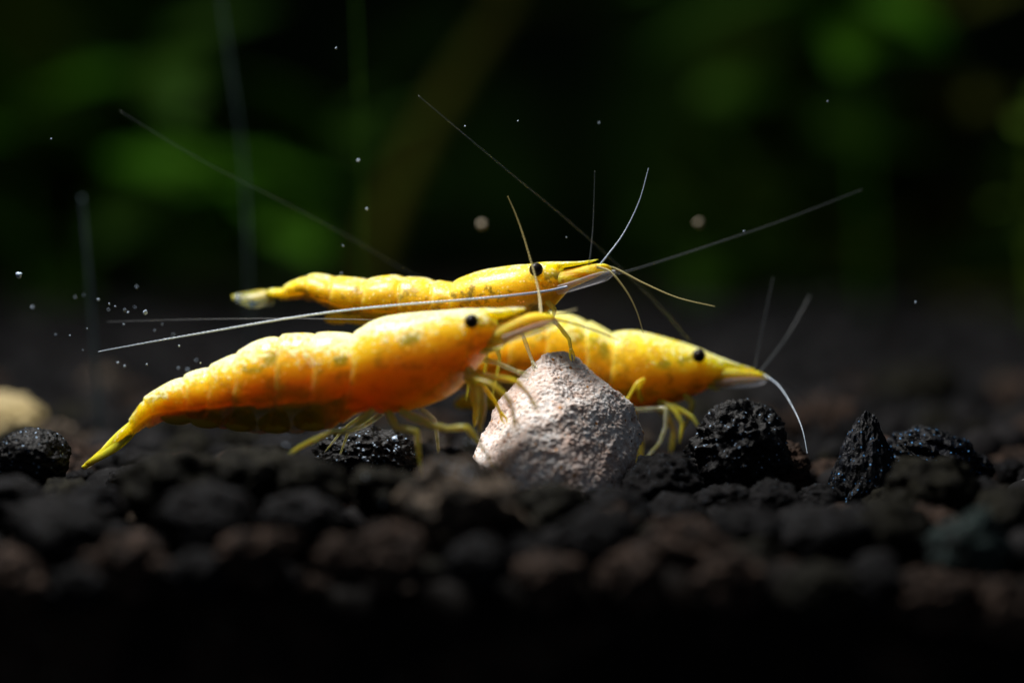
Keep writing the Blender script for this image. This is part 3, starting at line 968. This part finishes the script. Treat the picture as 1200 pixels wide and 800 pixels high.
HAND = [(205, 572, 60, 13.9, 'olive'), (296, 562, 50, 14.1, 'olive'), (365, 572, 42, 14.0, 'olive'), (245, 615, 52, 13.5, 'black'), (70, 628, 60, 13.4, 'black'), (150, 662, 42, 13.2, 'brown'),
        (356, 612, 46, 13.6, 'black'), (455, 652, 46, 13.15, 'brown'), (400, 655, 30, 13.1, 'brown'), (548, 606, 60, 13.6, 'tan'), (648, 606, 50, 13.9, 'olive'), (700, 632, 44, 13.35, 'black'), (806, 645, 46, 13.4, 'brown'),
        (740, 676, 36, 13.1, 'brown'), (640, 676, 38, 13.1, 'brown'), (884, 626, 44, 13.7, 'black'), (962, 634, 48, 13.6, 'black'), (1047, 632, 50, 13.7, 'olive'), (1093, 580, 46, 14.4, 'olive'),
        (1140, 650, 54, 13.5, 'teal'), (1185, 610, 48, 14.0, 'olive'), (960, 694, 42, 13.1, 'olive'), (1100, 702, 40, 13.05, 'brown'), (1175, 716, 40, 13.0, 'brown'), (18, 590, 42, 14.2, 'black'),
        (112, 596, 34, 14.2, 'black'), (452, 580, 44, 14.1, 'olive'), (778, 574, 44, 14.95, 'black'), (846, 592, 34, 14.8, 'black'), (905, 595, 36, 14.7, 'black'), (962, 590, 28, 14.9, 'black'),
        (725, 610, 40, 14.2, 'black'), (300, 650, 40, 13.15, 'brown'), (560, 660, 36, 13.1, 'black'), (860, 680, 36, 13.1, 'brown'), (1030, 690, 36, 13.1, 'black'), (20, 680, 40, 13.1, 'brown'), (90, 690, 30, 13.05, 'black'), (230, 672, 34, 13.1, 'black'),
        (1150, 590, 34, 14.5, 'black'), (530, 560, 34, 14.6, 'black')]
OWN = {0: 'big dull olive granule heaped in front of the orange tail', 1: 'olive granule heaped in front of the belly of the orange shrimp', 2: 'olive granule below the rear leg of the orange shrimp',
       3: 'round black granule resting below the heap of olive granules', 9: 'large tan crusted granule in front of the left foot of the pellet', 10: 'dull olive granule pressed against the foot of the pellet',
       11: 'smooth black granule between the tan granule and a brown one in front of the pellet', 12: 'brown granule with yellowish patches in front of the gap beside the pellet', 18: 'broad olive granule in front of the jagged slaty stone',
       19: 'pale teal green granule below the slaty stones', 27: 'round black granule between the pellet and the rough pitted stone', 28: 'black granule below the rough pitted stone, next to the pellet side one',
       29: 'black granule below the reddish brown pitted stone', 30: 'small black granule at the foot of the tall pointed stone', 26: 'olive granule in front of the white crumbed stone', 24: 'black granule in front of the glossy flecked stone'}
for i, (px, py, r, d, kname) in enumerate(HAND):
    granule(at(px, py, d), cm(r, d), kname, OWN.get(i))
blocked = [(o.location.x, o.location.y, max(o.dimensions.x, o.dimensions.y) * .5 if o.type == 'MESH' else .2) for o in bpy.data.objects if o.name.split('.')[0] in
           ('lava_stone', 'brown_stone', 'pointed_stone', 'layered_stone', 'wet_stone', 'cream_stone', 'crusty_stone', 'driftwood_chip', 'slate_chip')]
pc = at(650, 540, 15.2)
tries = 0
far = []
cnt = 0
PL = np.zeros((3000, 4))
nplaced = 0
while tries < 25000:
    tries += 1
    y = YF + 0.10 + 14 * random.random() ** 1.9
    dep = (Vector((0, y, 0)) - CAMP).dot(FWD)
    hw = 600 / FPX * dep + 0.5
    x = random.uniform(-hw, hw)
    r = random.choice((random.uniform(.06, .12), random.uniform(.11, .17), random.uniform(.14, .21)))
    z = -0.05 + random.uniform(-.04, .05)
    if y < YF + .3: z -= .1
    for q in placed[nplaced:]:
        PL[nplaced] = q
        nplaced += 1
    q = PL[:nplaced]
    if (((q[:, :3] - (x, y, z)) ** 2).sum(1) < ((r + q[:, 3]) * .86) ** 2).any(): continue
    if any((x - a) ** 2 + (y - b) ** 2 < (r + q * .8) ** 2 for a, b, q in blocked): continue
    if (x - pc.x) ** 2 + (y - pc.y) ** 2 < (r + .38) ** 2: continue
    if cnt < 255 and y < 5.5:
        k = random.random()
        if y < YF + .5: k = .3 + .7 * k
        granule(Vector((x, y, z)), r, 'black' if k < .50 else 'olive' if k < .68 else 'brown' if k < .95 else 'tan')
        cnt += 1
    else:
        placed.append((x, y, z, r))
        far.append((x, y, z, r))
        if len(far) > 900: break
# the deep field of granules, too blurred to tell apart
parts = []
lows = [lump(300 + q, 3, .14, .02, (1, 1, .9), .03) for q in range(5)]
for x, y, z, r in far:
    v, f = random.choice(lows)
    a = random.uniform(0, 6.28)
    v = np.stack([v[:, 0] * math.cos(a) - v[:, 1] * math.sin(a), v[:, 0] * math.sin(a) + v[:, 1] * math.cos(a), v[:, 2]], 1)
    parts.append((v * r + np.array([x, y, z]), f))
if parts:
    V, F = join(parts)
    o = mesh_obj('soil_gravel', make_mesh('soil_gravel', V, F), mat_granule('granule_far', (0.003, 0.003, 0.0036), (0.011, 0.0098, 0.0105), (0.3, 0.3, 0.3), .4, scale=2.2))
    tag(o, 'dark soil granules spread over the back of the aquarium floor', 'gravel', kind='stuff')

# ---------------------------------------------------------------- crumbs on the soil and specks in the water
sv, sf = ico(2)
meshes = []
for q in range(3):
    v = sv * (1 + .45 * vnoise(sv * 2.2 + q * 5, q))[:, None]
    me = make_mesh('speck', v, sf)
    me.materials.append(M_SPECK)
    meshes.append(me)


def speck(px, py, depth, rpx, label, group, mat=None, name='water_speck', cat='speck'):
    me = random.choice(meshes)
    if mat is not None:
        me = me.copy()
        me.materials[0] = mat
    o = bpy.data.objects.new(name, me)
    COL.objects.link(o)
    o.location = at(px, py, depth)
    r = cm(rpx, depth)
    o.scale = (r, r * .9, r * .8)
    o.rotation_euler = (random.random() * 6, random.random() * 6, random.random() * 6)
    tag(o, label, cat, group)


T1 = 'tiny pale speck drifting in the water above the orange tail'
for px, py, r in ((88, 348, 1.2), (98, 346, 1.0), (115, 351, 1.7), (128, 356, 1.4), (135, 359, 1.2), (150, 366, 1.4), (146, 363, 1.6), (145, 380, 1.4), (127, 363, 1.0), (38, 360, 1.6),
                  (190, 380, 1.1), (203, 392, 1.2), (210, 405, 1.4), (138, 425, 1.6), (146, 429, 1.6), (172, 427, 1.6), (230, 422, 1.2), (235, 425, 1.2), (209, 431, 1.3), (82, 393, 1.0),
                  (102, 385, 1.0), (65, 392, 1.1), (160, 336, 1.2), (158, 360, 1.0), (181, 387, 1.0), (97, 410, 1.0), (220, 433, 1.8)):
    speck(px, py, random.choice((15.15, 15.3, 15.7, 14.8)) + random.uniform(-.1, .1), r * .9, T1, 'specks drifting left')
speck(170, 366, 15.15, 3.0, 'larger white fleck drifting among the tiny specks above the orange tail', None)
speck(22, 322, 15.15, 4.0, 'white flake drifting alone beside the grey stalk', None)
T2 = 'tiny pale speck drifting in the dark water above the golden shrimp'
for px, py, r in ((394, 57, 1.5), (420, 188, 2.0), (430, 245, 1.6), (60, 163, 1.2), (545, 148, 1.0), (607, 142, 1.2), (702, 144, 1.0), (402, 288, 1.0), (872, 271, 1.5), (664, 278, 1.0), (1073, 354, 1.4), (970, 119, 1.0), (400, 320, 1.0)):
    speck(px, py, random.uniform(15.0, 15.6), r * .9, T2, 'specks drifting above')
speck(565, 263, 16.7, 4.2, 'blurred round cream speck drifting above the back of the golden shrimp', None, M_SPECKC)
speck(819, 261, 16.7, 4.0, 'blurred round cream speck drifting to the right above the feelers', None, M_SPECKC)
bpy.context.view_layer.update()
DG = bpy.context.evaluated_depsgraph_get()


def ground_depth(px, py):
    """Distance of the stone or granule that this sight line meets, or None."""
    d = (at(px, py, 20) - CAMP).normalized()
    ok, p, n, i, ob, m = SC.ray_cast(DG, CAMP, d)
    if ok and ('stone' in ob.name or 'granule' in ob.name or 'ground' in ob.name): return (p - CAMP).dot(FWD)
    return None


T3 = 'white crumb lying on the dark stones by the orange legs'
for k in range(46):
    px, py = random.gauss(455, 55), random.gauss(528, 14)
    dd = ground_depth(px, py)
    if dd: speck(px, py, dd, random.uniform(.8, 1.9), T3, 'crumbs under the orange shrimp', None, 'food_crumb', 'crumb')
for px, py, r in ((463, 515, 4.0), (427, 537, 3), (426, 528, 2), (449, 590, 2.6), (548, 551, 2.2), (541, 546, 2), (545, 557, 2.4), (536, 552, 1.8), (552, 560, 2), (524, 549, 2.2), (531, 543, 1.4)):
    dd = ground_depth(px, py)
    if dd: speck(px, py, dd, r, T3, 'crumbs under the orange shrimp', None, 'food_crumb', 'crumb')


# ---------------------------------------------------------------- water plants at the back
def leaf_mesh(L, W, bend, n=10):
    V, F = [], []
    for i in range(n):
        t = i / (n - 1)
        w = W * (math.sin(math.pi * min(1, t * .97 + .03)) ** .8) * (1 - .25 * t) * .5 + .004
        x = L * t
        z = -bend * L * t * t
        for s, sz in ((-1, 0.05), (0, -0.03), (1, 0.05)):
            V.append((x, w * s, z + sz * w))
        for s, sz in ((-1, 0.05), (0, -0.03), (1, 0.05)):
            V.append((x, w * s * .98, z + sz * w - .012))
    for i in range(n - 1):
        a, b = i * 6, (i + 1) * 6
        F += [[a, a + 1, b + 1, b], [a + 1, a + 2, b + 2, b + 1], [a + 4, a + 3, b + 3, b + 4], [a + 5, a + 4, b + 4, b + 5], [a + 3, a, b, b + 3], [a + 2, a + 5, b + 5, b + 2]]
    e = (n - 1) * 6
    F += [[0, 3, 4, 1], [1, 4, 5, 2], [e + 1, e + 4, e + 3, e], [e + 2, e + 5, e + 4, e + 1]]
    return make_mesh('leaf', V, F)


def plant(label, pts, depth, mat, leaves, L, W, srad=.03, start=.2):
    """Stem through photo points at one distance, rooted in the soil, leaves in turns up the stem."""
    P = [np.array(at(px, py, depth)) for px, py in pts]
    b = P[0].copy(); b[2] = -0.15
    if P[0][2] > 0.1: P = [b] + P
    path = catmull(P, 40)
    root = empty('water_plant', Vector(path[0]))
    tag(root, label, 'plant', 'water plants at the back')
    v, f = tube(path - path[0], np.linspace(srad, srad * .5, 40), 8)
    mesh_obj('stem', make_mesh('stem', v, f), mat, root)
    ms = [leaf_mesh(L * k, W, bd) for k, bd in ((1, .25), (.8, .4), (1.1, .15))]
    for me in ms: me.materials.append(mat)
    for k in range(leaves):
        t = start + (1 - start) * k / max(1, leaves - 1)
        p = path[int(t * 39)] - path[0]
        o = bpy.data.objects.new('leaf', random.choice(ms))
        COL.objects.link(o)
        o.parent = root
        o.location = p
        s = random.uniform(.7, 1.1)
        o.scale = (s, s, s)
        o.rotation_euler = (random.uniform(-.5, .5), random.uniform(-.9, .3), k * 2.4 + random.uniform(-.4, .4))
    return root


plant('bright green leafy plant behind the tail of the golden shrimp', [(305, 385), (295, 310), (285, 235), (262, 190)], 26, L_BRIGHT, 14, 1.1, .75, start=.40)
plant('green leafy plant at the edge beyond the grey stalk', [(35, 380), (28, 250), (20, 150), (5, 90)], 27, L_BRIGHT, 10, 1.1, .65, start=.55)
plant('dim green leafy plant between the two bright ones', [(160, 380), (175, 260), (185, 160), (190, 40)], 28, L_DARK, 18, 1.6, .9, start=.15)
plant('dark green plant rising behind the long swept feeler', [(395, 380), (390, 280), (392, 200), (400, 150)], 28, L_DARK, 12, 1.4, .8)
plant('olive leaning stem with few leaves above the golden shrimp', [(420, 370), (455, 250), (520, 120), (590, 10), (620, -60)], 27, L_OLIVE, 6, 1.1, .6, .16, start=.75)
plant('tall green plant rising above the black stones', [(1020, 380), (1015, 250), (1010, 110), (1005, 20), (1000, -60)], 27, L_BRIGHT, 10, 1.2, .7, start=.66)
plant('tall dark green plant beside the tall green one', [(940, 380), (950, 250), (945, 120), (940, -20)], 28.5, L_DARK, 18, 1.6, .9, start=.12)
plant('dark olive plant behind the jagged slaty stone', [(1095, 380), (1105, 250), (1100, 120), (1095, -20)], 28, L_OLIVE, 16, 1.5, .8, start=.12)
plant('yellow green leafy plant beyond the slaty chip', [(1225, 430), (1215, 370), (1210, 280), (1212, 180), (1215, 120)], 23, L_YEL, 9, .6, .4, start=.2)
plant('dim plant with hanging leaves above the pellet', [(720, 370), (750, 240), (735, 100), (690, -40)], 30, L_DARK, 6, 1.4, .8, start=.85)
plant('low dark plant far behind the feelers of the golden shrimp', [(840, 380), (850, 300), (845, 220), (850, 130)], 29, L_DARK, 12, 1.4, .8, start=.2)
plant('dark mossy plant behind the grey stalk', [(90, 380), (80, 310), (85, 250), (80, 190)], 28, L_DARK, 12, 1.3, .8, start=.2)


def blade(label, pts, depth, r, mat):
    P = [np.array(at(px, py, depth)) for px, py in pts]
    b = P[0].copy(); b[2] = -.12
    P = [b] + P
    path = catmull(P, 40)
    v, f = tube(path - path[0], np.linspace(r, r * .5, 40), 8, flat=.5)
    o = mesh_obj('grass_stalk', make_mesh('grass_stalk', v, f), mat, None, Vector(path[0]))
    tag(o, label, 'stalk', None)


blade('grey stalk standing upright behind the tail of the orange shrimp', [(116, 480), (110, 400), (104, 320), (96, 230)], 17.0, .017, L_GREY)
blade('thin dim stalk standing behind the tail of the golden shrimp', [(292, 360), (286, 200), (272, 90), (256, -20)], 17.8, .008, L_GREY)
blade('thin dark stalk rising over the middle of the golden shrimp', [(424, 350), (424, 230), (421, 100), (416, -20)], 18.0, .010, L_DARK)
